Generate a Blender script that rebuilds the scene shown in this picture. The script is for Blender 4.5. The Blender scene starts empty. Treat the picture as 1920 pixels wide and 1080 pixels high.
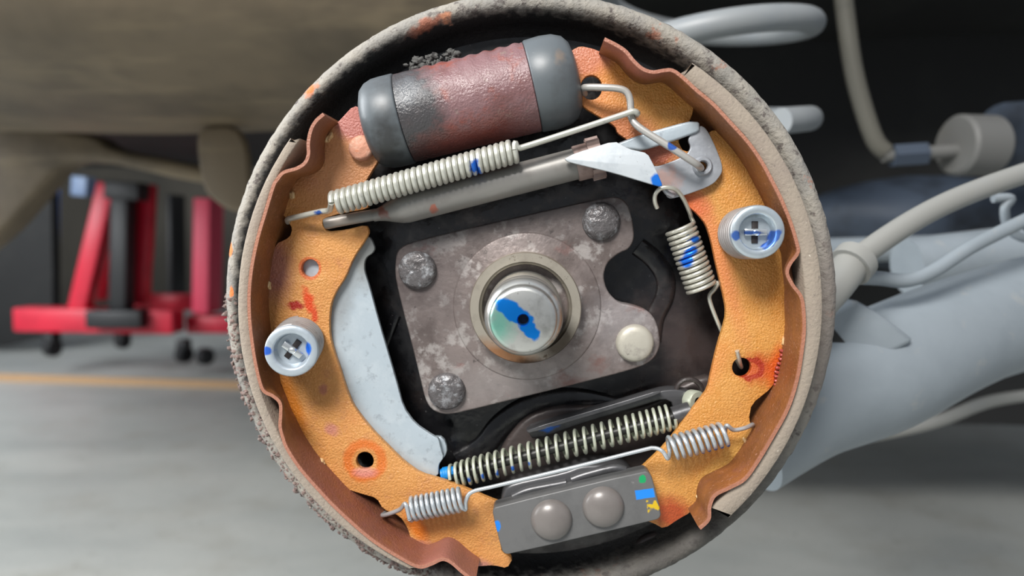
import bpy, bmesh, math, random
from mathutils import Vector, Matrix, noise
random.seed(7)
R = math.radians
sc = bpy.context.scene
col = sc.collection

# ------------------------------------------------------------------ camera
F = 1387.0                                   # focal length in px of the 1920 px frame
CAM = Vector((0.0, -0.33, 0.50))
cam_d = bpy.data.cameras.new('camera')
cam_d.sensor_width = 36.0
cam_d.lens = F * 36.0 / 1920.0
cam_d.clip_start = 0.01
cam_d.clip_end = 60
cam_d.dof.use_dof = True
cam_d.dof.focus_distance = 0.300
cam_d.dof.aperture_fstop = 6.5
cam = bpy.data.objects.new('camera', cam_d)
col.objects.link(cam)
cam.location = CAM
cam.rotation_euler = (R(90 - 4.53), 0, R(1.65))
sc.camera = cam
RC = cam.rotation_euler.to_matrix()

# ------------------------------------------------------------------ world and light
w = bpy.data.worlds.new('workshop_air')
sc.world = w
w.use_nodes = True
wn = w.node_tree
for n in list(wn.nodes): wn.nodes.remove(n)
wo = wn.nodes.new('ShaderNodeOutputWorld')
wb = wn.nodes.new('ShaderNodeBackground')
wt = wn.nodes.new('ShaderNodeTexCoord')
ws = wn.nodes.new('ShaderNodeSeparateXYZ')
wr = wn.nodes.new('ShaderNodeMapRange')
wm = wn.nodes.new('ShaderNodeMix'); wm.data_type = 'RGBA'
wn.links.new(wt.outputs['Generated'], ws.inputs[0])
wn.links.new(ws.outputs[2], wr.inputs['Value'])
wr.inputs['From Min'].default_value = -0.6; wr.inputs['From Max'].default_value = 0.7
wn.links.new(wr.outputs[0], wm.inputs['Factor'])
wm.inputs['A'].default_value = (0.20, 0.21, 0.22, 1)
wm.inputs['B'].default_value = (0.80, 0.86, 0.95, 1)
wn.links.new(wm.outputs['Result'], wb.inputs[0])
wb.inputs[1].default_value = 0.62
wn.links.new(wb.outputs[0], wo.inputs[0])

def area(name, loc, target, size, power, colour=(1, 1, 1)):
    l = bpy.data.lights.new(name, 'AREA')
    l.shape = 'RECTANGLE'; l.size = size[0]; l.size_y = size[1]
    l.energy = power; l.color = colour
    o = bpy.data.objects.new(name, l); col.objects.link(o)
    o.location = loc
    o.rotation_euler = (Vector(target) - Vector(loc)).to_track_quat('-Z', 'Y').to_euler()
    return o
area('workshop_lamp', (-0.55, -1.3, 1.75), (0, 0, 0.5), (0.7, 0.5), 62, (1, 0.97, 0.93))
area('doorway_light', (-2.4, 0.2, 1.3), (-0.4, 1.5, 0.0), (1.6, 1.4), 92, (0.93, 0.97, 1))

sc.view_settings.view_transform = 'Standard'
sc.view_settings.look = 'None'
sc.view_settings.exposure = 0.0
sc.view_settings.gamma = 1.0
sc.view_settings.use_curve_mapping = False
sc.cycles.max_bounces = 6

# ------------------------------------------------------------------ helpers
def P(px, py, y):
    "the point of plane y seen at a pixel of the 1920 x 1080 frame"
    d = RC @ Vector(((px - 960) / F, (540 - py) / F, -1))
    return CAM + d * ((y - CAM.y) / d.y)

def S(y): return (y - CAM.y) / F              # metres per pixel at plane y

def lin(c):
    return tuple(((v / 255) / 12.92 if v / 255 <= 0.04045 else ((v / 255 + 0.055) / 1.055) ** 2.4) for v in c) + (1.0,)

class NT:
    def __init__(s, nt): s.nt = nt
    def n(s, t, **k):
        o = s.nt.nodes.new(t)
        for a, b in k.items(): setattr(o, a, b)
        return o
    def l(s, a, b): s.nt.links.new(a, b)

def mat(name, base, rough=0.6, metal=0.0, layers=(), bumps=(), spec=0.5, blobs=(), coat=0.0, rvar=0.0, emit=None):
    """layers: (scale, detail, lo, hi, colour, amount[, stretch]) noise patches; blobs: (centre, (rx,rz), angle, colour, wobble[, ring]);
    bumps: (scale, strength, distance[, kind])"""
    m = bpy.data.materials.new(name); m.use_nodes = True
    nt = NT(m.node_tree)
    b = m.node_tree.nodes['Principled BSDF']
    at = nt.n('ShaderNodeAttribute', attribute_name='wp')
    vec = at.outputs['Vector']
    rgb = nt.n('ShaderNodeRGB'); rgb.outputs[0].default_value = lin(base)
    cur = rgb.outputs[0]
    def mix(fac, colour):
        nonlocal cur
        mx = nt.n('ShaderNodeMix', data_type='RGBA')
        nt.l(fac, mx.inputs['Factor']); nt.l(cur, mx.inputs['A'])
        mx.inputs['B'].default_value = lin(colour)
        cur = mx.outputs['Result']
    for i, ly in enumerate(layers):
        scale, det, lo, hi, colour, amt = ly[:6]
        mp = nt.n('ShaderNodeMapping'); nt.l(vec, mp.inputs[0])
        mp.inputs['Location'].default_value = (i * 3.1 + 1, i * 1.7, i * 2.3)
        if len(ly) > 6: mp.inputs['Scale'].default_value = ly[6]
        ns = nt.n('ShaderNodeTexNoise'); nt.l(mp.outputs[0], ns.inputs['Vector'])
        ns.inputs['Scale'].default_value = scale; ns.inputs['Detail'].default_value = det
        ns.inputs['Roughness'].default_value = 0.65
        mr = nt.n('ShaderNodeMapRange'); nt.l(ns.outputs[0], mr.inputs['Value'])
        mr.inputs['From Min'].default_value = lo; mr.inputs['From Max'].default_value = hi
        mr.inputs['To Max'].default_value = amt
        mix(mr.outputs[0], colour)
    if blobs:
        wn_ = nt.n('ShaderNodeTexNoise'); nt.l(vec, wn_.inputs['Vector'])
        wn_.inputs['Scale'].default_value = 260; wn_.inputs['Detail'].default_value = 5
        sb = nt.n('ShaderNodeVectorMath', operation='SUBTRACT'); nt.l(wn_.outputs['Color'], sb.inputs[0])
        sb.inputs[1].default_value = (0.5, 0.5, 0.5)
    for bl in blobs:
        c, rad, ang, colour, wob = bl[:5]
        soft = bl[5] if len(bl) > 5 else 0.12
        ring = bl[6] if len(bl) > 6 else None
        amt = bl[7] if len(bl) > 7 else 1.0
        ry = bl[8] if len(bl) > 8 else 0.02
        sm = nt.n('ShaderNodeVectorMath', operation='SCALE'); nt.l(sb.outputs[0], sm.inputs[0]); sm.inputs['Scale'].default_value = wob
        ad = nt.n('ShaderNodeVectorMath', operation='ADD'); nt.l(vec, ad.inputs[0]); nt.l(sm.outputs[0], ad.inputs[1])
        mp = nt.n('ShaderNodeMapping', vector_type='TEXTURE'); nt.l(ad.outputs[0], mp.inputs[0])
        mp.inputs['Location'].default_value = c
        mp.inputs['Rotation'].default_value = (0, ang, 0)
        mp.inputs['Scale'].default_value = (rad[0], ry, rad[1])
        ln = nt.n('ShaderNodeVectorMath', operation='LENGTH'); nt.l(mp.outputs[0], ln.inputs[0])
        v = ln.outputs['Value']
        if ring == 'rect':
            v1 = nt.n('ShaderNodeVectorMath', operation='ABSOLUTE'); nt.l(mp.outputs[0], v1.inputs[0])
            v2 = nt.n('ShaderNodeSeparateXYZ'); nt.l(v1.outputs[0], v2.inputs[0])
            v3 = nt.n('ShaderNodeMath', operation='MAXIMUM'); nt.l(v2.outputs[0], v3.inputs[0]); nt.l(v2.outputs[2], v3.inputs[1])
            v = v3.outputs[0]
        elif ring is not None:
            s1 = nt.n('ShaderNodeMath', operation='SUBTRACT'); nt.l(v, s1.inputs[0]); s1.inputs[1].default_value = 1 - ring / 2
            s2 = nt.n('ShaderNodeMath', operation='ABSOLUTE'); nt.l(s1.outputs[0], s2.inputs[0])
            s3 = nt.n('ShaderNodeMath', operation='DIVIDE'); nt.l(s2.outputs[0], s3.inputs[0]); s3.inputs[1].default_value = ring / 2
            v = s3.outputs[0]
        mr = nt.n('ShaderNodeMapRange'); nt.l(v, mr.inputs['Value'])
        mr.inputs['From Min'].default_value = 1 - soft; mr.inputs['From Max'].default_value = 1 + soft
        mr.inputs['To Min'].default_value = amt; mr.inputs['To Max'].default_value = 0
        mix(mr.outputs[0], colour)
    nt.l(cur, b.inputs['Base Color'])
    b.inputs['Roughness'].default_value = rough
    b.inputs['Metallic'].default_value = metal
    b.inputs['Specular IOR Level'].default_value = spec
    if coat: b.inputs['Coat Weight'].default_value = coat; b.inputs['Coat Roughness'].default_value = 0.15
    if rvar:
        ns = nt.n('ShaderNodeTexNoise'); nt.l(vec, ns.inputs['Vector']); ns.inputs['Scale'].default_value = 150; ns.inputs['Detail'].default_value = 4
        mr = nt.n('ShaderNodeMapRange'); nt.l(ns.outputs[0], mr.inputs['Value'])
        mr.inputs['From Min'].default_value = 0.35; mr.inputs['From Max'].default_value = 0.65
        mr.inputs['To Min'].default_value = max(0.05, rough - rvar); mr.inputs['To Max'].default_value = min(1, rough + rvar)
        nt.l(mr.outputs[0], b.inputs['Roughness'])
    prev = None
    for i, bp in enumerate(bumps):
        scale, st, dist = bp[:3]
        ns = nt.n('ShaderNodeTexNoise'); nt.l(vec, ns.inputs['Vector'])
        ns.inputs['Scale'].default_value = scale; ns.inputs['Detail'].default_value = 3
        bu = nt.n('ShaderNodeBump'); nt.l(ns.outputs[0], bu.inputs['Height'])
        bu.inputs['Strength'].default_value = st; bu.inputs['Distance'].default_value = dist
        if prev: nt.l(prev, bu.inputs['Normal'])
        prev = bu.outputs[0]
    if prev: nt.l(prev, b.inputs['Normal'])
    if emit:
        b.inputs['Emission Color'].default_value = lin(emit[0]); b.inputs['Emission Strength'].default_value = emit[1]
    return m

def thing(name, label, cat, loc, group=None):
    o = bpy.data.objects.new(name, None); col.objects.link(o)
    o.empty_display_size = 0.01
    o.location = loc; o['label'] = label; o['category'] = cat
    if group: o['group'] = group
    return o

def origin_of(o):
    v = Vector((0, 0, 0))
    while o: v += o.location; o = o.parent
    return v

def link(name, me, m, parent=None, smooth=35, label=None, cat=None, group=None, kind=None):
    "me holds world coordinates: they are kept in the attribute wp, then the mesh is moved to its origin"
    n = len(me.vertices)
    co = [0.0] * (3 * n); me.vertices.foreach_get('co', co)
    at = me.attributes.new('wp', 'FLOAT_VECTOR', 'POINT'); at.data.foreach_set('vector', co)
    if parent: org = origin_of(parent)
    else:
        xs = co[0::3]; ys = co[1::3]; zs = co[2::3]
        org = Vector(((min(xs) + max(xs)) / 2, (min(ys) + max(ys)) / 2, min(zs)))
    me.transform(Matrix.Translation(-org))
    for p in me.polygons: p.use_smooth = True
    me.set_sharp_from_angle(angle=R(smooth))
    me.materials.clear(); me.materials.append(m)
    o = bpy.data.objects.new(name, me); col.objects.link(o)
    if parent: o.parent = parent
    else: o.location = org
    if label: o['label'] = label
    if cat: o['category'] = cat
    if group: o['group'] = group
    if kind: o['kind'] = kind
    return o

def mesh(name, v, f):
    me = bpy.data.meshes.new(name); me.from_pydata([tuple(a) for a in v], [], f); me.update()
    return me

def join(meshes, name='m'):
    bm = bmesh.new()
    for m in meshes: bm.from_mesh(m)
    me = bpy.data.meshes.new(name); bm.to_mesh(me); bm.free()
    return me

def catmull(pts, k=6, closed=False):
    out = []; n = len(pts)
    rng = n if closed else n - 1
    for i in range(rng):
        p0 = pts[(i - 1) % n] if closed or i > 0 else pts[0]
        p1 = pts[i]; p2 = pts[(i + 1) % n]
        p3 = pts[(i + 2) % n] if closed or i + 2 < n else pts[-1]
        for j in range(k):
            t = j / k
            out.append(0.5 * ((2 * p1) + (p2 - p0) * t + (2 * p0 - 5 * p1 + 4 * p2 - p3) * t * t + (3 * p1 - p0 - 3 * p2 + p3) * t ** 3))
    if not closed: out.append(pts[-1].copy())
    return out

def chaikin(pts, it=1, closed=True, q=0.22):
    for _ in range(it):
        out = []
        n = len(pts)
        for i in range(n if closed else n - 1):
            a = pts[i]; b = pts[(i + 1) % n]
            out += [a * (1 - q) + b * q, a * q + b * (1 - q)]
        pts = out
    return pts

def tube(pts, r, seg=10, caps=True, closed=False, flat=1.0, up=None):
    "r: number or function of t in 0..1"
    n = len(pts); v = []; f = []
    T = []
    for i in range(n):
        if closed: d = pts[(i + 1) % n] - pts[i - 1]
        else: d = pts[min(i + 1, n - 1)] - pts[max(i - 1, 0)]
        T.append(d.normalized() if d.length > 1e-12 else Vector((1, 0, 0)))
    ref = Vector(up) if up else (Vector((0, 1, 0)) if abs(T[0].y) < 0.9 else Vector((1, 0, 0)))
    u = (ref - T[0] * ref.dot(T[0])).normalized()
    for i in range(n):
        u = (u - T[i] * u.dot(T[i])).normalized()
        w_ = T[i].cross(u)
        rr = r(i / (n - 1)) if callable(r) else r
        for k in range(seg):
            a = 2 * math.pi * k / seg
            v.append(pts[i] + (u * math.cos(a) * flat + w_ * math.sin(a)) * rr)
    for i in range(n if closed else n - 1):
        j = (i + 1) % n
        for k in range(seg):
            l = (k + 1) % seg
            f.append((i * seg + k, i * seg + l, j * seg + l, j * seg + k))
    if caps and not closed:
        f.append(tuple(reversed(range(seg)))); f.append(tuple((n - 1) * seg + k for k in range(seg)))
    me = mesh('tube', v, f)
    bm = bmesh.new(); bm.from_mesh(me); bmesh.ops.recalc_face_normals(bm, faces=bm.faces); bm.to_mesh(me); bm.free()
    return me

def helix(a, b, rad, turns, per=20, phase=0.0, ease=None, hand=1):
    ax = (b - a); L = ax.length; ax.normalize()
    ref = Vector((0, -1, 0)) if abs(ax.y) < 0.9 else Vector((0, 0, 1))
    u = (ref - ax * ref.dot(ax)).normalized(); w_ = ax.cross(u)
    out = []; N = int(turns * per)
    for i in range(N + 1):
        t = i / N; s = ease(t) if ease else t
        an = phase + hand * 2 * math.pi * turns * t
        rr = rad(t) if callable(rad) else rad
        out.append(a + ax * (L * s) + (u * math.cos(an) + w_ * math.sin(an)) * rr)
    return out

def lathe(prof, c, axis=(0, -1, 0), seg=64, closed=False, fn=None, arc=None):
    "prof: (radius, distance along axis) pairs round centre c"
    ax = Vector(axis).normalized()
    ref = Vector((0, 0, 1)) if abs(ax.z) < 0.9 else Vector((1, 0, 0))
    u = (ref - ax * ref.dot(ax)).normalized(); w_ = ax.cross(u)
    v = []; f = []; m = len(prof)
    for k in range(seg):
        a = 2 * math.pi * k / seg
        d = u * math.cos(a) + w_ * math.sin(a)
        for i, (r, h) in enumerate(prof):
            if fn: r, h = fn(r, h, a, i)
            v.append(c + d * r + ax * h)
    for k in range(seg):
        l = (k + 1) % seg
        for i in range(m if closed else m - 1):
            j = (i + 1) % m
            f.append((k * m + i, k * m + j, l * m + j, l * m + i))
    me = mesh('lathe', v, f)
    bm = bmesh.new(); bm.from_mesh(me)
    bmesh.ops.remove_doubles(bm, verts=bm.verts, dist=1e-6)
    bmesh.ops.recalc_face_normals(bm, faces=bm.faces); bm.to_mesh(me); bm.free()
    return me

def prism(loops, yf, thick, bev=0.0003, res=2):
    "loops: outline then holes, world points on plane y = yf; extruded away from the camera"
    cu = bpy.data.curves.new('c', 'CURVE'); cu.dimensions = '2D'; cu.fill_mode = 'BOTH'
    for li, lp in enumerate(loops):
        pts = [(p.x, p.z) for p in lp]
        A = sum(pts[i - 1][0] * pts[i][1] - pts[i][0] * pts[i - 1][1] for i in range(len(pts)))
        if (A < 0) == (li == 0): pts.reverse()
        s = cu.splines.new('POLY'); s.points.add(len(pts) - 1)
        for q, (x, z) in zip(s.points, pts): q.co = (x, z, 0, 1)
        s.use_cyclic_u = True
    cu.extrude = max(thick / 2 - bev, 0.00001); cu.bevel_depth = bev; cu.bevel_resolution = res; cu.offset = -bev
    o = bpy.data.objects.new('c', cu); col.objects.link(o)
    me = bpy.data.meshes.new_from_object(o)
    bpy.data.objects.remove(o); bpy.data.curves.remove(cu)
    me.transform(Matrix(((1, 0, 0, 0), (0, 0, -1, yf + thick / 2), (0, 1, 0, 0), (0, 0, 0, 1))))
    bm = bmesh.new(); bm.from_mesh(me); bmesh.ops.remove_doubles(bm, verts=bm.verts, dist=2e-6)
    bmesh.ops.recalc_face_normals(bm, faces=bm.faces); bm.to_mesh(me); bm.free()
    return me

def poly(px, y, it=2, q=0.22):
    return chaikin([P(a, b, y) for a, b in px], it, True, q)

def circ(cx, cy, r, y, n=32, ry=None):
    ry = ry or r
    return [P(cx + r * math.cos(2 * math.pi * k / n), cy + ry * math.sin(2 * math.pi * k / n), y) for k in range(n)]

def box(c, size, rot=None, bev=0.0):
    bm = bmesh.new(); bmesh.ops.create_cube(bm, size=1)
    for v in bm.verts: v.co = Vector((v.co.x * size[0], v.co.y * size[1], v.co.z * size[2]))
    if bev: bmesh.ops.bevel(bm, geom=list(bm.edges), offset=bev, segments=2, affect='EDGES', profile=0.5)
    me = bpy.data.meshes.new('b'); bm.to_mesh(me); bm.free()
    if rot is not None: me.transform(rot.to_4x4())
    me.transform(Matrix.Translation(c))
    return me

def beam(a, b, wd, dp, bev=0.002):
    "a bar from a to b, wd wide and dp deep"
    d = b - a
    q = d.to_track_quat('Z', 'Y')
    return box((a + b) / 2, (wd, dp, d.length), q.to_matrix(), bev)

def blob(c, r, seed=0, amp=0.15, sub=3, fr=1.5):
    bm = bmesh.new(); bmesh.ops.create_icosphere(bm, subdivisions=sub, radius=1)
    for v in bm.verts:
        k = 1 + amp * noise.noise(v.co * fr + Vector((seed * 3.3, 0, 0)))
        v.co = Vector((v.co.x * r[0] * k, v.co.y * r[1] * k, v.co.z * r[2] * k))
    me = bpy.data.meshes.new('blob'); bm.to_mesh(me); bm.free()
    return me, c

def blobm(c, r, rot=0, **k):
    me, c = blob(c, r, **k)
    me.transform(Matrix.Rotation(rot, 4, 'Y')); me.transform(Matrix.Translation(c))
    return me

# ------------------------------------------------------------------ depths of the brake, metres along +y from the dust plate
Y_WEB = -0.0225          # front face of the shoe webs
Y_EDGE = -0.042          # front edge of the shoe platforms
BC = P(989, 573, -0.010) # brake axis

def axis_pt(y): return Vector((BC.x, y, BC.z))
BLUE = (20, 130, 225)

# ------------------------------------------------------------------ materials
def bl(px, py, y, rx, rz, ang, colour, wob=0.0, soft=0.12, ring=None, amt=1.0, ry=0.02):
    s = S(y); return (P(px, py, y), (rx * s, rz * s), R(ang), colour, wob, soft, ring, amt, ry)

ORG = (192, 134, 72)
m_web_l = mat('orange_shoe_paint_left', ORG, 0.5, 0, bumps=[(1150, 0.9, 0.0006), (300, 0.3, 0.0005)], rvar=0.12,
    layers=[(60, 4, 0.45, 0.7, (188, 118, 62), 0.6), (160, 6, 0.56, 0.72, (158, 104, 74), 0.5), (45, 5, 0.60, 0.70, (150, 92, 82), 0.6), (900, 2, 0.5, 0.75, (228, 170, 105), 0.35)],
    blobs=[bl(640, 300, Y_WEB, 120, 95, 0, (182, 126, 88), 0.002, 0.35, None, 0.75),
           bl(670, 222, Y_WEB, 45, 42, 0, (160, 96, 86), 0.001, 0.2),
           bl(560, 300, Y_WEB, 30, 60, 20, (135, 80, 40), 0.001, 0.5, None, 0.6),
           bl(515, 500, Y_WEB, 30, 60, 0, (140, 84, 84), 0.004, 0.5, None, 0.75),
           bl(684, 864, Y_WEB, 42, 42, 0, (198, 98, 24), 0.0025, 0.4, 0.42, 0.8),
           bl(684, 886, Y_WEB, 22, 10, 0, (200, 130, 125), 0.001, 0.4, None, 0.7),
           bl(581, 503, Y_WEB, 22, 22, 0, (190, 88, 40), 0.001, 0.3, 0.3, 0.8),
           bl(555, 572, Y_WEB, 17, 6, 0, (150, 28, 8), 0.006, 0.4),
           bl(579, 566, Y_WEB, 9, 28, -22, (196, 64, 10), 0.007, 0.4),
           bl(590, 592, Y_WEB, 9, 14, 10, (190, 66, 20), 0.006, 0.4),
           bl(622, 805, Y_WEB, 14, 10, 30, (176, 112, 100), 0.003, 0.4, None, 0.8),
           bl(606, 730, Y_WEB, 9, 9, 0, (160, 96, 80), 0.003, 0.4, None, 0.8),
           bl(548, 760, Y_WEB, 16, 60, -18, (205, 118, 20), 0.003, 0.5, None, 0.8),
           bl(780, 985, Y_WEB, 14, 34, -30, (214, 112, 18), 0.003, 0.4, None, 0.8),
           bl(840, 1046, Y_WEB, 95, 17, 16, (160, 104, 104), 0.006, 0.4, None, 0.9)])
m_web_r = mat('orange_shoe_paint_right', (194, 137, 68), 0.45, 0, bumps=[(1150, 0.9, 0.0006), (300, 0.3, 0.0005)], rvar=0.12,
    layers=[(60, 4, 0.45, 0.7, (190, 122, 48), 0.6), (200, 6, 0.58, 0.72, (176, 122, 70), 0.45), (900, 2, 0.5, 0.75, (228, 175, 105), 0.35)],
    blobs=[bl(1100, 112, Y_WEB, 48, 30, 0, (160, 98, 90), 0.003, 0.3, None, 0.9),
           bl(1100, 160, Y_WEB, 62, 80, 0, (196, 114, 66), 0.004, 0.5, None, 0.6),
           bl(1180, 255, Y_WEB, 62, 40, 25, (170, 96, 66), 0.004, 0.4, None, 0.75),
           bl(1150, 140, Y_WEB, 30, 22, 0, (214, 140, 60), 0.004, 0.5, None, 0.5),
           bl(1295, 385, Y_WEB, 36, 26, 40, (198, 92, 50), 0.004, 0.4, None, 0.9),
           bl(1232, 290, Y_WEB, 40, 24, 0, (150, 76, 58), 0.004, 0.4, None, 0.9),
           bl(1345, 470, Y_WEB, 16, 140, -18, (196, 108, 66), 0.003, 0.6, None, 0.6),
           bl(1424, 692, Y_WEB, 36, 26, 0, (178, 66, 24), 0.006, 0.5, None, 0.85),
           bl(1408, 692, Y_WEB, 26, 22, 0, (150, 34, 16), 0.005, 0.3, 0.5, 0.85),
           bl(1456, 690, Y_WEB, 14, 40, 10, (198, 78, 16), 0.003, 0.5, None, 0.9),
           bl(1290, 730, Y_WEB, 26, 90, 40, (208, 112, 60), 0.003, 0.6, None, 0.5),
           bl(1262, 965, Y_WEB, 42, 30, 30, (160, 62, 22), 0.006, 0.5, None, 0.95),
           bl(1360, 860, Y_WEB, 60, 14, -45, (206, 160, 84), 0.004, 0.5, None, 0.8)])
m_plat = mat('brown_red_platform_paint', (116, 72, 40), 0.5, 0, bumps=[(1100, 0.7, 0.0005)], rvar=0.1,
    layers=[(40, 4, 0.42, 0.62, (142, 88, 46), 0.8), (120, 6, 0.55, 0.7, (120, 74, 64), 0.6), (700, 3, 0.6, 0.75, (200, 150, 130), 0.5)],
    blobs=[bl(700, 960, Y_EDGE, 190, 45, 38, (128, 78, 72), 0.008, 0.4, None, 0.9, 0.05),
           bl(860, 1060, Y_EDGE, 110, 40, 20, (150, 98, 86), 0.004, 0.4, None, 0.7, 0.05),
           bl(1185, 110, Y_EDGE, 80, 45, 30, (128, 74, 62), 0.004, 0.3, None, 0.9, 0.012),
           bl(600, 260, Y_EDGE, 40, 90, 20, (118, 76, 60), 0.004, 0.4, None, 0.8, 0.012),
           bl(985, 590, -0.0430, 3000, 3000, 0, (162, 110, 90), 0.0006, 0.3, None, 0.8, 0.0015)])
m_lining = mat('friction_lining', (146, 135, 122), 0.9, 0, bumps=[(900, 0.7, 0.0005), (250, 0.4, 0.0005)],
    layers=[(90, 5, 0.45, 0.7, (136, 124, 114), 0.7), (600, 4, 0.62, 0.72, (95, 88, 84), 0.7), (500, 2, 0.68, 0.76, (205, 196, 182), 0.7)])
m_hubplate = mat('pitted_hub_steel', (122, 112, 109), 0.5, 0.35, bumps=[(600, 0.4, 0.0004), (160, 0.3, 0.0006)], rvar=0.15,
    layers=[(55, 6, 0.46, 0.62, (92, 82, 79), 0.85), (110, 8, 0.53, 0.62, (166, 161, 158), 0.75), (60, 6, 0.63, 0.70, (128, 84, 78), 0.7), (260, 6, 0.63, 0.70, (62, 56, 54), 0.8)],
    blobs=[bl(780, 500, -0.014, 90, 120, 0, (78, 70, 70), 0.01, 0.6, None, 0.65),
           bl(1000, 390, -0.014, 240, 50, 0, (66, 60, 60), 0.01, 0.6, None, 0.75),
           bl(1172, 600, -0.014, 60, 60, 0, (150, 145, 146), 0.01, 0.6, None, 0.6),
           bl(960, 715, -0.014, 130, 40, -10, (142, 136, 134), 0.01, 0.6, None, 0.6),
           bl(1122, 682, -0.014, 15, 12, 0, (112, 80, 74), 0.012, 0.6, None, 0.7),
           bl(1066, 712, -0.014, 24, 11, 0, (110, 76, 70), 0.012, 0.6, None, 0.7),
           bl(1203, 575, -0.014, 22, 8, 0, (122, 86, 80), 0.01, 0.6, None, 0.7),
           bl(1062, 470, -0.014, 16, 8, 0, (108, 80, 76), 0.012, 0.6, None, 0.6)])
m_bolt = mat('bolt_head_steel', (92, 89, 90), 0.42, 0.25, bumps=[(500, 1.0, 0.0009)], layers=[(300, 6, 0.5, 0.66, (165, 168, 172), 0.8), (80, 5, 0.5, 0.7, (66, 62, 62), 0.8)], rvar=0.18)
m_bolt_pale = mat('pale_bolt_head', (176, 172, 160), 0.5, 0.3, bumps=[(500, 0.3, 0.0003)], layers=[(120, 6, 0.52, 0.66, (140, 134, 128), 0.8), (150, 6, 0.66, 0.70, (60, 52, 48), 0.9)])
m_ring = mat('machined_ring', (182, 174, 160), 0.36, 0.75, bumps=[(300, 0.15, 0.0002)],
    layers=[(90, 5, 0.5, 0.7, (150, 140, 128), 0.7), (160, 6, 0.63, 0.68, (96, 78, 60), 0.8)],
    blobs=[bl(950, 672, -0.024, 62, 22, 20, (168, 104, 44), 0.004, 0.5, None, 0.75), bl(1050, 645, -0.024, 30, 40, 30, (60, 48, 36), 0.005, 0.5, None, 0.85),
           bl(990, 688, -0.024, 60, 12, 0, (44, 34, 28), 0.004, 0.5, None, 0.8)])
Y_SH = -0.062
m_shaft = mat('polished_spindle', (198, 198, 194), 0.30, 0.9, bumps=[(300, 0.12, 0.0002)],
    layers=[(130, 6, 0.5, 0.7, (150, 148, 144), 0.7), (500, 5, 0.66, 0.72, (90, 80, 74), 0.8)],
    blobs=[bl(936, 606, Y_SH, 24, 34, 0, (120, 200, 178), 0.006, 0.6, None, 0.8, 0.004),
           bl(962, 586, Y_SH, 36, 17, 36, BLUE, 0.004, 0.1, None, 1, 0.004), bl(990, 612, Y_SH, 28, 15, 52, BLUE, 0.005, 0.12, None, 1, 0.004)])
m_hole = mat('dark_bore', (26, 18, 18), 0.6)
m_plate = mat('dust_plate_paint', (20, 20, 22), 0.26, 0, bumps=[(500, 0.25, 0.0003), (90, 0.4, 0.0008)], rvar=0.15,
    layers=[(50, 5, 0.52, 0.68, (44, 38, 36), 0.8), (600, 3, 0.70, 0.76, (120, 118, 118), 0.6)],
    blobs=[bl(1290, 640, 0, 90, 80, 0, (66, 56, 54), 0.02, 0.6, None, 0.75), bl(1180, 1060, 0, 240, 50, 0, (74, 68, 66), 0.02, 0.5, None, 0.7)])
def rim_material():
    m = mat('dusty_rim', (142, 137, 128), 0.75, 0, bumps=[(420, 0.9, 0.0008), (1200, 0.5, 0.0005)],
        layers=[(60, 6, 0.42, 0.62, (122, 120, 116), 0.8), (170, 8, 0.55, 0.62, (74, 66, 64), 0.85), (70, 6, 0.62, 0.67, (160, 98, 72), 0.6), (300, 5, 0.66, 0.72, (190, 180, 168), 0.6)],
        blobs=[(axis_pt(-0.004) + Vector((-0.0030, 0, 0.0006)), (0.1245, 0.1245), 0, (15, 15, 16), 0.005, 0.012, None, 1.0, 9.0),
               bl(583, 168, -0.013, 13, 8, -45, (196, 106, 54), 0.007, 0.4), bl(429, 468, -0.013, 6, 13, 5, (206, 116, 60), 0.003, 0.2), bl(433, 548, -0.013, 5, 11, 0, (206, 116, 60), 0.003, 0.2),
               bl(1330, 1060, -0.010, 330, 150, -30, (58, 55, 52), 0.012, 0.45, None, 0.85), bl(1556, 620, -0.01, 40, 260, 0, (112, 104, 98), 0.01, 0.5, None, 0.8),  # shade on the lower right rim put into colour, with grime and black paint
               bl(800, 45, -0.013, 34, 8, -25, (160, 96, 72), 0.005, 0.4, None, 0.8), bl(835, 30, -0.013, 10, 6, 0, (176, 120, 90), 0.007, 0.4)])
    return m
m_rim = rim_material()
m_crust = mat('rim_crust', (122, 104, 98), 0.95, 0, bumps=[(700, 1.0, 0.001)], layers=[(200, 6, 0.45, 0.6, (88, 76, 74), 0.8), (300, 5, 0.58, 0.68, (158, 148, 140), 0.8)])
m_boss = mat('brown_stamped_steel', (70, 62, 60), 0.4, 0.2, bumps=[(500, 0.4, 0.0004)], layers=[(60, 5, 0.5, 0.65, (46, 42, 42), 0.9), (400, 4, 0.66, 0.74, (140, 130, 126), 0.7)])
m_zinc = mat('zinc_plate', (176, 188, 196), 0.42, 0.35, bumps=[(700, 0.3, 0.0002)],
    layers=[(90, 5, 0.46, 0.66, (190, 200, 206), 0.7), (250, 6, 0.56, 0.68, (146, 154, 162), 0.7)],
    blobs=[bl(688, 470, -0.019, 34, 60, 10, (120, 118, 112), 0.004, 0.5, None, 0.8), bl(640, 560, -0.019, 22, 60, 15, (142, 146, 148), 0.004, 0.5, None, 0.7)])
m_pawl = mat('bright_zinc_pawl', (202, 208, 212), 0.35, 0.35, bumps=[(500, 0.3, 0.0002)],
    layers=[(120, 6, 0.5, 0.68, (176, 184, 190), 0.7), (500, 5, 0.66, 0.72, (120, 112, 108), 0.6)],
    blobs=[bl(1234, 341, -0.0348, 12, 17, -30, (24, 110, 210), 0.002, 0.12)])
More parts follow.
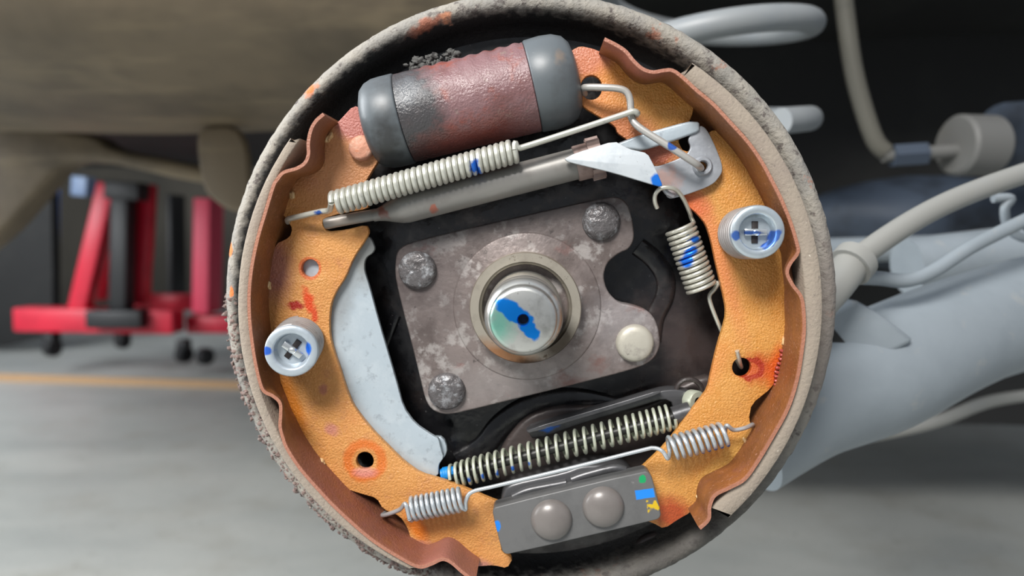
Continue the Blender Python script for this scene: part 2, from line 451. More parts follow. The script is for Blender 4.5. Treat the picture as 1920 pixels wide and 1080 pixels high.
m_lever = mat('grey_adjuster_lever', (156, 160, 166), 0.42, 0.35, bumps=[(500, 0.3, 0.0003)],
    layers=[(90, 5, 0.48, 0.66, (132, 136, 142), 0.7), (300, 6, 0.62, 0.7, (190, 194, 198), 0.6)],
    blobs=[bl(1252, 335, -0.028, 26, 20, 0, (178, 140, 128), 0.010, 0.5, None, 0.7)])
m_wire = mat('link_wire', (172, 170, 166), 0.4, 0.4, bumps=[(600, 0.2, 0.0002)], layers=[(300, 5, 0.6, 0.7, (120, 116, 112), 0.6)],
    blobs=[bl(1259, 274, -0.034, 9, 9, 0, (50, 90, 170), 0.001, 0.12)])
m_spring_up = mat('upper_spring_steel', (196, 196, 186), 0.36, 0.55, bumps=[(900, 0.2, 0.0002)], layers=[(300, 5, 0.6, 0.7, (150, 150, 146), 0.6)],
    blobs=[bl(889, 313, -0.035, 7, 14, 20, (30, 95, 190), 0.006, 0.3), bl(896, 322, -0.035, 8, 5, 20, (30, 95, 190), 0.006, 0.3), bl(600, 399, -0.03, 8, 3, 0, (50, 90, 170), 0.003, 0.4)])
m_spring_r = mat('small_spring_steel', (198, 196, 184), 0.32, 0.65, layers=[(300, 5, 0.6, 0.7, (160, 158, 150), 0.5)],
    blobs=[bl(1300, 449, -0.02, 9, 7, 0, (30, 110, 215), 0.002, 0.2), bl(1291, 470, -0.02, 12, 9, -20, (30, 110, 215), 0.002, 0.2), bl(1285, 488, -0.02, 12, 14, 0, (30, 110, 215), 0.002, 0.2)])
m_spring_long = mat('greenish_spring_steel', (200, 205, 186), 0.34, 0.45, bumps=[(600, 0.1, 0.0001)], layers=[(200, 5, 0.58, 0.7, (140, 146, 130), 0.5)],
    blobs=[bl(880 + i * 27, 900 - i * 7, -0.022, 5, 6, 0, (50, 110, 205), 0.003, 0.3) for i in range(5)])
m_spring_lo = mat('lower_spring_steel', (188, 194, 198), 0.33, 0.6, layers=[(300, 5, 0.6, 0.7, (150, 154, 156), 0.6)],
    blobs=[bl(1300 + i * 13, 853 - i * 4, -0.03, 6, 6, 0, (30, 110, 215), 0.0015, 0.2) for i in range(6)])
m_cap_r = mat('hold_down_cup_right', (186, 196, 202), 0.28, 0.7, bumps=[(500, 0.2, 0.0002)], layers=[(150, 5, 0.52, 0.68, (160, 168, 176), 0.6)],
    blobs=[bl(1382, 441, -0.045, 10, 8, 0, (74, 112, 186), 0.002, 0.2), bl(1455, 443, -0.045, 8, 15, 35, (74, 112, 186), 0.003, 0.2), bl(1444, 460, -0.045, 12, 5, -35, (74, 112, 186), 0.002, 0.2)])
m_cap_l = mat('hold_down_cup_left', (182, 192, 200), 0.38, 0.5, bumps=[(600, 0.3, 0.0002)], layers=[(150, 5, 0.52, 0.68, (160, 168, 176), 0.6)],
    blobs=[bl(502, 658, -0.045, 9, 8, 0, (50, 100, 200), 0.002, 0.2), bl(573, 656, -0.045, 9, 14, 10, (30, 110, 220), 0.002, 0.15)])
m_chrome = mat('polished_pin', (212, 216, 218), 0.2, 0.85, blobs=[bl(1415, 437, -0.047, 22, 4, 0, (74, 112, 186), 0.002, 0.3)])
m_dgrey_wire = mat('hold_down_wire', (158, 154, 152), 0.4, 0.4, layers=[(200, 5, 0.55, 0.7, (128, 120, 116), 0.7)])
m_boot = mat('rubber_boot', (84, 90, 94), 0.42, 0, bumps=[(200, 0.15, 0.0004)], layers=[(70, 5, 0.5, 0.7, (70, 72, 74), 0.7), (500, 5, 0.66, 0.72, (120, 124, 128), 0.4)],
    blobs=[bl(726, 262, -0.034, 22, 50, 0, (44, 44, 44), 0.01, 0.5, None, 0.8), bl(1048, 110, -0.034, 9, 12, 0, (120, 104, 90), 0.006, 0.5, None, 0.6)])
m_cyl = mat('rusty_cast_cylinder', (120, 90, 92), 0.36, 0.0, bumps=[(1100, 0.8, 0.0005), (120, 0.3, 0.0008)], rvar=0.12,
    layers=[(50, 6, 0.46, 0.62, (104, 68, 66), 0.8), (80, 6, 0.55, 0.66, (132, 62, 44), 0.7), (120, 6, 0.60, 0.68, (132, 118, 108), 0.6)],
    blobs=[bl(765, 215, -0.036, 62, 130, -14, (58, 60, 62), 0.012, 0.3, None, 0.93, 0.04), bl(890, 262, -0.03, 100, 34, -14, (122, 62, 54), 0.012, 0.5, None, 0.8, 0.04),
           bl(760, 170, -0.036, 26, 26, 0, (104, 108, 112), 0.01, 0.5, None, 0.6, 0.04)])
m_strut = mat('strut_grey_paint', (126, 124, 120), 0.42, 0.25, bumps=[(200, 0.2, 0.0003)], layers=[(80, 5, 0.5, 0.68, (108, 104, 100), 0.6)],
    blobs=[bl(716, 398, -0.03, 12, 8, 50, (112, 74, 66), 0.006, 0.4), bl(813, 391, -0.03, 6, 7, 0, (150, 90, 74), 0.004, 0.3), bl(640, 418, -0.026, 30, 12, -10, (140, 132, 124), 0.004, 0.4)])
m_collar = mat('rusty_strut_collar', (140, 122, 116), 0.5, 0.3, bumps=[(300, 0.4, 0.0004)], layers=[(90, 6, 0.5, 0.66, (112, 88, 80), 0.8)])
m_anchor = mat('anchor_plate_paint', (98, 98, 98), 0.45, 0.1, bumps=[(500, 0.15, 0.0002)], layers=[(60, 5, 0.5, 0.7, (84, 84, 84), 0.7), (400, 4, 0.68, 0.74, (150, 148, 146), 0.5)],
    blobs=[bl(1209, 926, -0.0305, 18, 9, -10, (30, 130, 225), 0.0008, 0.06, 'rect'), bl(1206, 901, -0.032, 7, 8, 0, (20, 150, 90), 0.002, 0.15),
           bl(1224, 951, -0.032, 10, 10, 0, (206, 172, 30), 0.012, 0.2), bl(931, 989, -0.032, 7, 11, 0, (20, 120, 215), 0.001, 0.15)])
m_rivet = mat('anchor_rivet_paint', (112, 107, 104), 0.32, 0.1, bumps=[(150, 0.15, 0.0004)], layers=[(60, 4, 0.5, 0.7, (100, 95, 92), 0.6)])
m_pin_rust = mat('rusty_pin_head', (186, 132, 108), 0.6, 0.1, bumps=[(500, 0.7, 0.0006)], layers=[(200, 6, 0.48, 0.62, (200, 160, 140), 0.8), (160, 6, 0.58, 0.66, (190, 108, 66), 0.7)])
m_bluecap = mat('blue_cable_end', (20, 130, 205), 0.5, 0, bumps=[(500, 0.2, 0.0002)])
m_cable = mat('dark_cable', (44, 44, 42), 0.45, 0.2)
m_guide = mat('cable_guide_steel', (84, 84, 86), 0.35, 0.4, bumps=[(200, 0.3, 0.0004)], layers=[(80, 5, 0.5, 0.7, (50, 50, 52), 0.8)], blobs=[bl(1030, 803, -0.012, 18, 6, -15, (40, 100, 190), 0.004, 0.3)])
m_bead = mat('weld_bead', (206, 176, 130), 0.25, 0.1, bumps=[(500, 0.4, 0.0004)], layers=[(300, 5, 0.5, 0.65, (160, 110, 70), 0.8)])
m_drip = mat('red_rust_drip', (150, 62, 52), 0.2, 0, bumps=[(700, 0.6, 0.0005)], layers=[(500, 5, 0.6, 0.7, (220, 180, 170), 0.7)])
m_grime = mat('grime', (88, 88, 86), 0.9, 0, bumps=[(500, 1, 0.001)], layers=[(200, 5, 0.5, 0.6, (30, 28, 28), 0.9)])

# ------------------------------------------------------------------ setting
m_floor = mat('concrete_floor', (172, 174, 170), 0.55, 0, layers=[(1.6, 4, 0.4, 0.65, (146, 150, 148), 0.7, (1, 2.2, 1)), (7, 5, 0.5, 0.7, (150, 148, 140), 0.5), (40, 4, 0.6, 0.75, (120, 120, 116), 0.5)], rvar=0.15, bumps=[(30, 0.1, 0.002)])
m_line = mat('floor_line_paint', (168, 134, 98), 0.6, 0, layers=[(20, 4, 0.5, 0.7, (160, 130, 100), 0.6)])
m_wall = mat('back_wall_paint', (70, 66, 58), 0.85, 0, layers=[(1.2, 3, 0.45, 0.65, (50, 48, 42), 0.8)])
link('floor', box(Vector((0, 1.8, -0.02)), (9, 7, 0.04)), m_floor, kind='structure')
def on_floor(px, py):
    d = RC @ Vector(((px - 960) / F, (540 - py) / F, -1))
    return CAM + d * ((0 - CAM.z) / d.z)
pa = on_floor(-60, 713); pb = on_floor(900, 745)
dirv = (pb - pa).normalized()
link('floor_line', beam(pa + Vector((0, 0, 0.001)), pb + Vector((0, 0, 0.001)), 0.003, 0.05, 0), m_line, kind='structure')
WALL_Y = 4.2
link('wall_back', box(Vector((0, WALL_Y + 0.05, 1.5)), (9, 0.1, 3.0)), m_wall, kind='structure')

# ------------------------------------------------------------------ dust plate
plate = thing('dust_plate', 'round dark dust plate with crusty grey rolled rim behind the brake shoes', 'backing plate', axis_pt(0) - Vector((0, 0, 0.133)))
inner = [(0.030, -0.002), (0.100, -0.002), (0.112, -0.004), (0.1185, -0.004)]
disc = [(0.030, -0.002), (0.060, -0.002), (0.098, -0.002), (0.108, -0.004), (0.1180, -0.004), (0.1180, -0.008), (0.106, -0.010), (0.030, -0.008)]
link('disc', lathe(disc, axis_pt(0), seg=160, closed=True), m_plate, plate)
lip = [(0.1175, -0.004), (0.1205, -0.003), (0.1222, 0.0005), (0.1228, 0.005), (0.1238, 0.009), (0.1258, 0.0122), (0.1280, 0.0132), (0.1300, 0.0128), (0.1320, 0.0108), (0.1332, 0.0075),
       (0.1336, 0.003), (0.1334, -0.003), (0.1322, -0.007), (0.128, -0.009), (0.1175, -0.0085)]
def rough_rim(r, h, a, i):
    # a runs from +z towards +x or -x; find the true direction from the angle the same way as lathe()
    p = Vector((math.cos(a) * 6, i * 0.6, math.sin(a) * 6))
    if 2 < i < 13:
        k = noise.noise(p * 7.0) * 0.00035
        return r + k, h + noise.noise(p * 9.0 + Vector((5, 0, 0))) * 0.0004
    return r, h
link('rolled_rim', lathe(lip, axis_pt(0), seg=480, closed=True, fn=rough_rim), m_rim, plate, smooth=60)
# crust of rust flakes on the lower left of the rim
cm = []
rnd = random.Random(3)
for i in range(1900):
    a = R(rnd.uniform(178, 250)); rr = 0.1322 + rnd.uniform(-0.0050, 0.0008); yy = -0.0085 + rnd.uniform(-0.0025, 0.004)
    if rr < 0.130: yy = -0.0118 + rnd.uniform(-0.001, 0.001)
    s_ = rnd.uniform(0.0004, 0.0012)
    c = Vector((BC.x + rr * math.cos(a), yy, BC.z + rr * math.sin(a)))
    cm.append(blobm(c, (s_ * rnd.uniform(.7, 1.5), s_, s_), a, seed=i, amp=0.8, sub=1, fr=1.2))
link('rust_crust', join(cm), m_crust, plate, smooth=180, kind='stuff', label='dark brown rust flakes along the lower left rim')
# grime beside the cylinder
cm = []
for i in range(46):
    t = rnd.random()
    c = P(760 + 90 * t + rnd.uniform(-8, 8), 128 - 22 * t + rnd.uniform(-12, 12), -0.006)
    cm.append(blobm(c, (rnd.uniform(.0008, .002), .0016, rnd.uniform(.0006, .0016)), 0, seed=i, amp=0.9, sub=2, fr=2))
link('grime', join(cm), m_grime, plate, smooth=180, kind='stuff', label='grey crumbling grime behind the cylinder')
# stamped ribs and bosses in the disc
def rib(px, y, r):
    return tube(catmull([P(a, b, y) for a, b in px], 8), r * S(y), 16, flat=0.35, up=(0, 1, 0))
link('stamped_rib', rib([(1196, 462), (1226, 486), (1247, 520), (1246, 556), (1228, 596), (1222, 640)], 0.0018, 18), m_plate, plate)
link('stamped_rib', rib([(860, 866), (905, 838), (940, 796), (985, 766), (1040, 750), (1100, 752), (1170, 772)], 0.0015, 22), m_plate, plate)
link('stamped_rib', rib([(700, 700), (722, 640), (742, 590)], 0.0015, 10), m_plate, plate)
link('stamped_boss', prism([poly([(922, 885), (945, 830), (985, 780), (1045, 760), (1110, 762), (1200, 765), (1290, 715), (1345, 700), (1330, 800), (1230, 880), (1100, 920), (960, 935)], -0.003)], -0.003, 0.008, 0.0025, 4), m_boss, plate)
link('lower_boss', prism([poly([(1180, 1030), (1215, 1000), (1280, 1000), (1340, 985), (1345, 1010), (1290, 1045), (1200, 1062)], 0.0)], 0.0, 0.006, 0.002, 4), m_boss, plate)

# ------------------------------------------------------------------ hub
YH = -0.014
hub = thing('hub_flange', 'pitted grey steel hub flange with four bolt heads and a round side cut-out', 'hub flange', P(985, 775, YH))
hub_px = [(744, 468), (740, 500), (742, 530), (783, 690), (797, 751), (810, 770), (832, 778), (860, 775), (1005, 739), (1188, 694), (1225, 676), (1240, 648), (1233, 606), (1217, 583), (1188, 573), (1160, 568), (1139, 547), (1131, 519), (1138, 493), (1160, 475), (1180, 467), (1190, 448), (1187, 415), (1178, 382), (1160, 368), (1127, 371), (924, 417), (773, 452)]
link('flange_plate', prism([poly(hub_px, YH, 2)], YH, 0.010, 0.0009, 3), m_hubplate, hub)
cH = P(988, 575, YH)
link('raised_face', lathe([(0.0, 0.0), (0.0, 0.0006), (0.0310, 0.0006), (0.0316, 0.0003), (0.0318, 0.0), (0.0318, -0.001), (0.0, -0.001)][1:6], cH, seg=96), m_hubplate, hub)
for i, (x, y) in enumerate([(783, 506), (1127, 415), (838, 733), (1190, 643)]):
    s_ = S(YH - 0.003)
    r0 = 36 * s_
    pr = [(0.0, 0.0036), (r0 * 0.6, 0.0035), (r0 * 0.85, 0.0030), (r0 * 0.97, 0.0020), (r0, 0.0008), (r0, -0.002)]
    if i == 1: pr = [(0.0, 0.0044), (r0 * 0.5, 0.0040), (r0 * 0.8, 0.0030), (r0 * 0.95, 0.0018), (r0, 0.0006), (r0, -0.002)]
    c = P(x, y, YH)
    link('bolt_head', lathe(pr, c, seg=40), m_bolt_pale if i == 3 else m_bolt, hub, smooth=50, label='pale worn bolt head' if i == 3 else None)
c2 = axis_pt(-0.022); c2 = P(985, 578, -0.022)
k = S(-0.022)
ring = [(106 * k, -0.010), (106 * k, -0.0010), (104 * k, 0), (88 * k, 0.0), (86 * k, -0.0012), (83 * k, -0.0018), (80 * k, -0.009)]
link('bearing_ring', lathe(ring, c2, seg=96), m_ring, hub)
shaft = thing('spindle', 'shiny round spindle end with bright blue paint dab and small centre hole', 'spindle', P(979, 600, Y_SH) - Vector((0, 0, 0.016)))
ca = P(981, 600, Y_SH)
cb = P(984, 577, -0.022)
k = S(Y_SH)
axv = (ca - cb).normalized()
Ls = (ca - cb).length
# lathe along the spindle's own axis; profile measured back from the end face
prof = [(10 * k, -0.006), (10 * k, -0.0006), (12 * k, 0), (55 * k, 0), (60 * k, -0.0003), (64 * k, -0.0012), (65.5 * k, -0.003), (66 * k, -0.0065), (69 * k, -0.007), (76 * k, -0.0085), (77 * k, -0.010),
        (77 * k, -0.0165), (75 * k, -0.0172), (75 * k, -0.0185), (77 * k, -0.0192), (77 * k, -0.028), (79 * k, -0.030), (79 * k, -Ls - 0.004)]
link('shaft', lathe(prof, ca, axis=axv, seg=96), m_shaft, shaft)
link('centre_bore', lathe([(0, -0.0055), (10.3 * k, -0.0055), (10.3 * k, -0.001)], ca, axis=axv, seg=32), m_hole, shaft)

# ------------------------------------------------------------------ brake shoes
def platform(pts, y0=Y_EDGE, y1=-0.004, th=0.0019, k=5, nv=14):
    fr = []; bk = []
    for p in pts:
        a = P(p[0], p[1], y0); fr.append(a)
        bk.append(P(p[2], p[3], y0) if len(p) > 2 else a.copy())
    fr = catmull(fr, k); bk = catmull(bk, k)
    n = len(fr)
    def nrm(c, i):
        d = c[min(i + 1, n - 1)] - c[max(i - 1, 0)]
        q = Vector((d.z, 0, -d.x)).normalized()
        o = Vector((c[i].x - BC.x, 0, c[i].z - BC.z))
        return q
    sgn = 1
    mid = n // 2
    o = Vector((fr[mid].x - BC.x, 0, fr[mid].z - BC.z))
    if nrm(fr, mid).dot(o) < 0: sgn = -1
    v = []; f = []
    for i in range(n):
        nf = nrm(fr, i) * sgn
        row = []
        for side in (-1, 1):
            for j in range(nv + 1):
                t = j / nv
                if side == 1: t = 1 - t
                s_ = min(1, t / 0.38); s_ = s_ * s_ * (3 - 2 * s_)
                p = fr[i] * (1 - s_) + bk[i] * s_
                rd = 0.0004 if 0 < t < 1 else 0.0
                half = th / 2 if 0 < t < 1 else th / 2 - 0.0003
                yy = y0 + (y1 - y0) * (t if t in (0, 1) else max(t, 0.012))
                q = p + nf * (side * half); q = Vector((q.x, yy, q.z))
                v.append(q)
    m = 2 * (nv + 1)
    for i in range(n - 1):
        for j in range(m):
            l = (j + 1) % m
            f.append((i * m + j, i * m + l, (i + 1) * m + l, (i + 1) * m + j))
    f.append(tuple(range(m))); f.append(tuple(reversed(range((n - 1) * m, n * m))))
    me = mesh('pl', v, f)
    bm = bmesh.new(); bm.from_mesh(me); bmesh.ops.recalc_face_normals(bm, faces=bm.faces); bm.to_mesh(me); bm.free()
    return me

def lining(a0, a1, pts, clip, ri=0.1094, ro=0.1150, y0=-0.0405, y1=-0.006, n=90, cut=2.0):
    v = []; f = []
    bv = 0.0004
    # inner radius follows the platform, measured from the brake axis
    tab = []
    for p in pts:
        q = P(p[2], p[3], Y_EDGE) if len(p) > 2 else P(p[0], p[1], Y_EDGE)
        d = q - axis_pt(Y_EDGE); a = math.degrees(math.atan2(d.z, d.x)) % 360
        if a0 > 90 or a1 > 90: pass
        elif a > 180: a -= 360
        if clip[0] <= a <= clip[1]: tab.append((a, math.hypot(d.x, d.z)))
    tab.sort()
    def rin(a):
        if a <= tab[0][0]: return tab[0][1] + 0.00105
        if a >= tab[-1][0]: return tab[-1][1] + 0.00105
        for (x0, r0), (x1, r1) in zip(tab, tab[1:]):
            if x0 <= a <= x1: return r0 + (r1 - r0) * (a - x0) / max(x1 - x0, 1e-6) + 0.00105
    prof = [(ri, y1), (ri, y0 + bv), (ri + bv, y0), (ro - bv, y0), (ro, y0 + bv), (ro, y1)]
    m = len(prof)
    for i in range(n + 1):
        t = i / n
        for j, (r, y) in enumerate(prof):
            a = a0 + (a1 - a0) * t
            e = (r - ri) / (ro - ri) * cut
            if r < ri + 0.001: r = rin(a) + (r - ri)
            a += e * (1 if t == 0 else (-1 if t == 1 else 0))
            rr = r + noise.noise(Vector((a * 3.0, j, 0))) * 0.00012
            v.append(Vector((BC.x + rr * math.cos(R(a)), y, BC.z + rr * math.sin(R(a)))))
    for i in range(n):
        for j in range(m):
            l = (j + 1) % m
            f.append((i * m + j, i * m + l, (i + 1) * m + l, (i + 1) * m + j))
    f.append(tuple(range(m))); f.append(tuple(reversed(range(n * m, (n + 1) * m))))
    me = mesh('li', v, f)
    bm = bmesh.new(); bm.from_mesh(me); bmesh.ops.recalc_face_normals(bm, faces=bm.faces); bm.to_mesh(me); bm.free()
    return me

left = thing('brake_shoe', 'left curved orange brake shoe with the shiny pale lever behind its inner edge', 'brake shoe', P(700, 1060, Y_WEB))
lp = [(607, 214), (593, 226), (583, 243), (578, 267), (578, 290), (571, 306), (555, 316), (532, 323), (520, 336), (512, 350), (498, 396), (483, 447), (472, 500), (467, 550), (468, 600), (473, 645), (479, 682), (487, 716), (495, 734, 491, 734), (512, 743, 497, 752), (525, 756, 505, 772), (526, 778, 513, 790), (525, 800, 522, 808), (530, 820, 529, 824), (538, 841), (562, 878), (595, 916), (627, 950), (668, 988), (705, 1018), (750, 1046), (785, 1063), (808, 1058), (829, 1049), (846, 1055), (867, 1073), (890, 1090)]
link('platform', platform(lp), m_plat, left, smooth=50)
lw = [(640, 222), (662, 198), (684, 204), (700, 240), (700, 283), (711, 299), (698, 320), (682, 346), (676, 372), (690, 378), (690, 392), (640, 400), (606, 410), (604, 422), (613, 434), (650, 430), (686, 421), (692, 434), (686, 448), (662, 484), (648, 519), (630, 546), (620, 570), (617, 600), (618, 630), (624, 655), (636, 690), (648, 728), (660, 758), (676, 781), (700, 810), (728, 838), (756, 866), (788, 889), (832, 901), (867, 914), (931, 941), (990, 960), (990, 1010), (938, 1016), (941, 1036), (962, 1047), (951, 1066), (925, 1060), (902, 1062),
      (870, 1062), (850, 1046), (830, 1040), (808, 1046), (785, 1040), (772, 1020), (765, 992), (750, 968), (718, 955), (706, 934), (677, 926), (642, 915), (627, 902), (600, 880), (585, 852), (566, 812), (549, 775), (531, 730), (515, 690), (505, 640), (500, 595), (500, 545), (505, 500), (515, 458), (543, 445), (548, 428), (538, 413), (530, 402), (533, 375), (541, 352), (558, 332), (590, 320), (604, 304), (605, 278), (611, 252)]
link('web', prism([poly(lw, Y_WEB, 1, 0.2), circ(581, 503, 16.5, Y_WEB), circ(684, 864, 16.5, Y_WEB)], Y_WEB, 0.0032, 0.0003), m_web_l, left)
link('lining', lining(142.3, 247.3, lp, (151, 244)), m_lining, left, smooth=50)
c = P(676, 277, Y_WEB - 0.003); s_ = S(Y_WEB - 0.003)
link('pivot_pin', lathe([(0, 0.0009), (18 * s_, 0.0008), (22 * s_, 0.0003), (23.5 * s_, -0.0008), (23.5 * s_, -0.003)], c, seg=40), m_pin_rust, left, smooth=50)
for (x, y, a, l_) in [(617, 258, -35, 11), (548, 366, -15, 9), (503, 535, 0, 10), (604, 866, 35, 8)]:
    link('weld_bead', blobm(P(x, y, Y_WEB - 0.0003), (0.0012, 0.0012, l_ * 0.00021), R(-a), seed=x, amp=0.5), m_bead, left, smooth=180)

right = thing('brake_shoe', 'right curved orange brake shoe with red rust drips, facing the grey axle arm', 'brake shoe', P(1380, 990, Y_WEB))
rp = [(1133, 73), (1155, 84), (1173, 96), (1188, 114), (1205, 129), (1224, 135), (1244, 132), (1261, 132), (1280, 145), (1306, 169), (1336, 194), (1367, 227), (1403, 267), (1428, 303), (1447, 338), (1466, 376), (1482, 416), (1494, 455), (1496, 474, 1498, 474), (1482, 494, 1501, 492), (1476, 512, 1503, 510), (1486, 534, 1505, 530), (1502, 556, 1507, 552), (1507, 583), (1508, 620), (1504, 657), (1495, 711), (1477, 767), (1447, 822), (1418, 870), (1396, 899), (1370, 914), (1341, 929), (1331, 950), (1329, 974), (1312, 991)]
link('platform', platform(rp), m_plat, right, smooth=50)
rw = [(1064, 106), (1072, 94), (1088, 86), (1112, 91), (1126, 97), (1150, 104), (1174, 130), (1193, 147), (1210, 152), (1243, 150), (1262, 164), (1300, 192), (1300, 210), (1290, 235), (1270, 262), (1282, 285), (1310, 280), (1330, 262), (1331, 245), (1350, 243), (1380, 270), (1404, 312), (1424, 350), (1440, 385), (1455, 428), (1465, 470), (1471, 510), (1475, 560), (1476, 600), (1474, 640), (1466, 668), (1458, 705), (1446, 729), (1410, 757), (1404, 788), (1415, 804), (1416, 818), (1394, 855), (1368, 887), (1334, 917), (1308, 946), (1292, 963), (1277, 971), (1245, 992), (1225, 981), (1170, 960), (1170, 905), (1201, 880), (1252, 831), (1288, 781), (1314, 748), (1328, 729), (1335, 693), (1347, 644), (1361, 600), (1362, 578), (1355, 545), (1343, 495), (1334, 451), (1324, 420), (1308, 401), (1292, 388), (1278, 366), (1250, 330), (1215, 300), (1190, 272), (1170, 258), (1158, 250), (1153, 236), (1126, 220), (1096, 202), (1082, 186), (1066, 150)]
link('web', prism([poly(rw, Y_WEB, 1, 0.2), circ(1109, 164, 20.5, Y_WEB, ry=23), circ(1391, 689, 18, Y_WEB)], Y_WEB, 0.0032, 0.0003), m_web_r, right)
link('lining', lining(58.0, -46.5, rp, (-42, 54), cut=-2.0), m_lining, right, smooth=50)
for (x, y, a, l_) in [(1432, 310, 25, 12), (1471, 640, -8, 12), (1402, 832, 40, 14), (1312, 935, 45, 10)]:
    link('weld_bead', blobm(P(x, y, Y_WEB - 0.0003), (0.0010, 0.0012, l_ * 0.00021), R(-a), seed=x, amp=0.5), m_bead, right, smooth=180)
dm = []
for i in range(9):
    dm.append(blobm(P(1467 - i * 1.7 + 2 * math.sin(i), 658 + i * 8.0, Y_WEB - 0.0006), (0.0013, 0.0010, 0.0008), R(15), seed=i, amp=0.5, sub=2))
link('rust_drip', join(dm), m_drip, right, smooth=180, label='glossy dark red rust drip')

# ------------------------------------------------------------------ parking brake lever behind the left shoe
YL = -0.0190
lev = [(660, 440), (692, 443), (698, 452), (703, 466), (698, 475), (687, 482), (683, 492), (683, 508), (692, 536), (709, 600), (742, 711), (756, 764), (778, 795), (812, 818), (822, 822), (826, 840), (832, 858), (822, 872), (822, 893), (790, 905), (740, 870), (660, 790), (620, 720), (598, 640), (592, 560), (560, 530), (556, 490), (580, 470), (640, 470)]
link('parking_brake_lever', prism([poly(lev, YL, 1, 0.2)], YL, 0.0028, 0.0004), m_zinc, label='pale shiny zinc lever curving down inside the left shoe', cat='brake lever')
# the folded stop at its foot
fo = [(812, 819), (831, 820), (839, 842), (834, 858), (822, 864)]
o = link('lever_stop', prism([poly(fo, -0.0155, 1, 0.25)], -0.0155, 0.003, 0.0005), m_zinc, bpy.data.objects['parking_brake_lever'])

# ------------------------------------------------------------------ wheel cylinder
cyl = thing('wheel_cylinder', 'rust-red wheel cylinder with black rubber boots at the top of the brake', 'wheel cylinder', P(880, 290, -0.018))
a0 = P(758, 223, -0.0185); a1 = P(999, 163.5, -0.0185)
axc = (a1 - a0).normalized(); Lc = (a1 - a0).length
Rc = 0.0183
def wav(r, h, a, i):
    if r > 0.017 and 1 < i < 26:
        t = h / Lc
        bump_ = 0.00035 * math.sin(h * 2 * math.pi / 0.0052) * (1 if 0.35 < t < 0.98 else 0.2)
        topness = max(0, math.cos(a))
        return r + bump_ * topness ** 2, h
    return r, h
pr = [(0.0, 0.0), (Rc - 0.001, 0.0)] + [(Rc, 0.0006 + (Lc - 0.0012) * i / 60) for i in range(61)] + [(Rc - 0.001, Lc), (0, Lc)]
def wav2(r, h, a, i):
    if abs(r - Rc) < 1e-6:
        t = h / Lc
        b_ = 0.0004 * math.sin(h * 2 * math.pi / 0.0062) * (1 if 0.2 < t < 0.98 else 0.1)
        return r + b_ * max(0, math.cos(a)) ** 4 + noise.noise(Vector((h * 300, math.cos(a) * 4, math.sin(a) * 4))) * 0.00015, h
    return r, h
link('cylinder_body', lathe(pr, a0, axis=axc, seg=80, fn=wav2), m_cyl, cyl, smooth=50)
Rb = 0.0188
pr = [(Rc * 0.9, -0.0008), (Rb - 0.0004, -0.0008), (Rb, -0.0002), (Rb, 0.005), (Rb - 0.0002, 0.0085), (Rb - 0.0012, 0.0115), (Rb - 0.0032, 0.0138), (Rb - 0.0065, 0.0152), (0.008, 0.0158), (0.0, 0.0158)]
link('rubber_boot', lathe(pr, a0 - axc * 0.0006, axis=-axc, seg=72), m_boot, cyl, smooth=60)
pr = [(Rc * 0.9, -0.0008), (Rb - 0.0004, -0.0008), (Rb, -0.0002), (Rb + 0.0003, 0.006), (Rb - 0.0002, 0.0110), (Rb - 0.0018, 0.0148), (Rb - 0.0045, 0.0170), (Rb - 0.0085, 0.0180), (0.006, 0.0182), (0.0, 0.0182)]
link('rubber_boot', lathe(pr, a1 + axc * 0.0006, axis=axc, seg=72), m_boot, cyl, smooth=60)

# ------------------------------------------------------------------ adjuster strut under the upper spring
strut = thing('adjuster_strut', 'grey tubular adjuster strut running beneath the long upper spring', 'strut', P(860, 420, -0.0235))
YS = -0.0245
s0 = P(700, 405, YS); s1 = P(1108, 300, YS)
ss = S(YS)
pts = [s0 + (s1 - s0) * (i / 40) for i in range(41)]
def sr(t):
    if t < 0.16: q = t / 0.16; q = q * q * (3 - 2 * q); return (11 + 18 * q) * ss
    return 29 * ss
link('tube', tube(pts, sr, 32), m_strut, strut)
tp = [P(608, 420, -0.0235), P(660, 410, -0.0235), P(712, 401, -0.0235)]
link('tongue', tube(catmull(tp, 6), lambda t: (11 if t > 0.05 else 9) * ss, 20, flat=0.75), m_strut, strut)
d_ = (s1 - s0).normalized()
link('collar', lathe([(24 * ss, -0.0030), (32 * ss, -0.0030), (33 * ss, -0.0024), (33 * ss, 0.0024), (32 * ss, 0.003), (20 * ss, 0.003)], P(1092, 304, YS), axis=d_, seg=40), m_collar, strut)
# star wheel
tv = []
wheel_c = P(1116, 297, YS)
def star(r, h, a, i):
    return (r * (0.95 if math.sin(a * 12) > 0 else 0.82) if r > 30 * ss else r), h
sw_ = link('star_wheel', lathe([(16 * ss, -0.0028), (42 * ss, -0.0026), (42 * ss, 0.0026), (16 * ss, 0.0028)], wheel_c, axis=d_, seg=96, fn=star), m_collar, strut, smooth=30)
link('screw', tube([wheel_c, wheel_c + d_ * 0.012], 15 * ss, 20), m_collar, sw_)

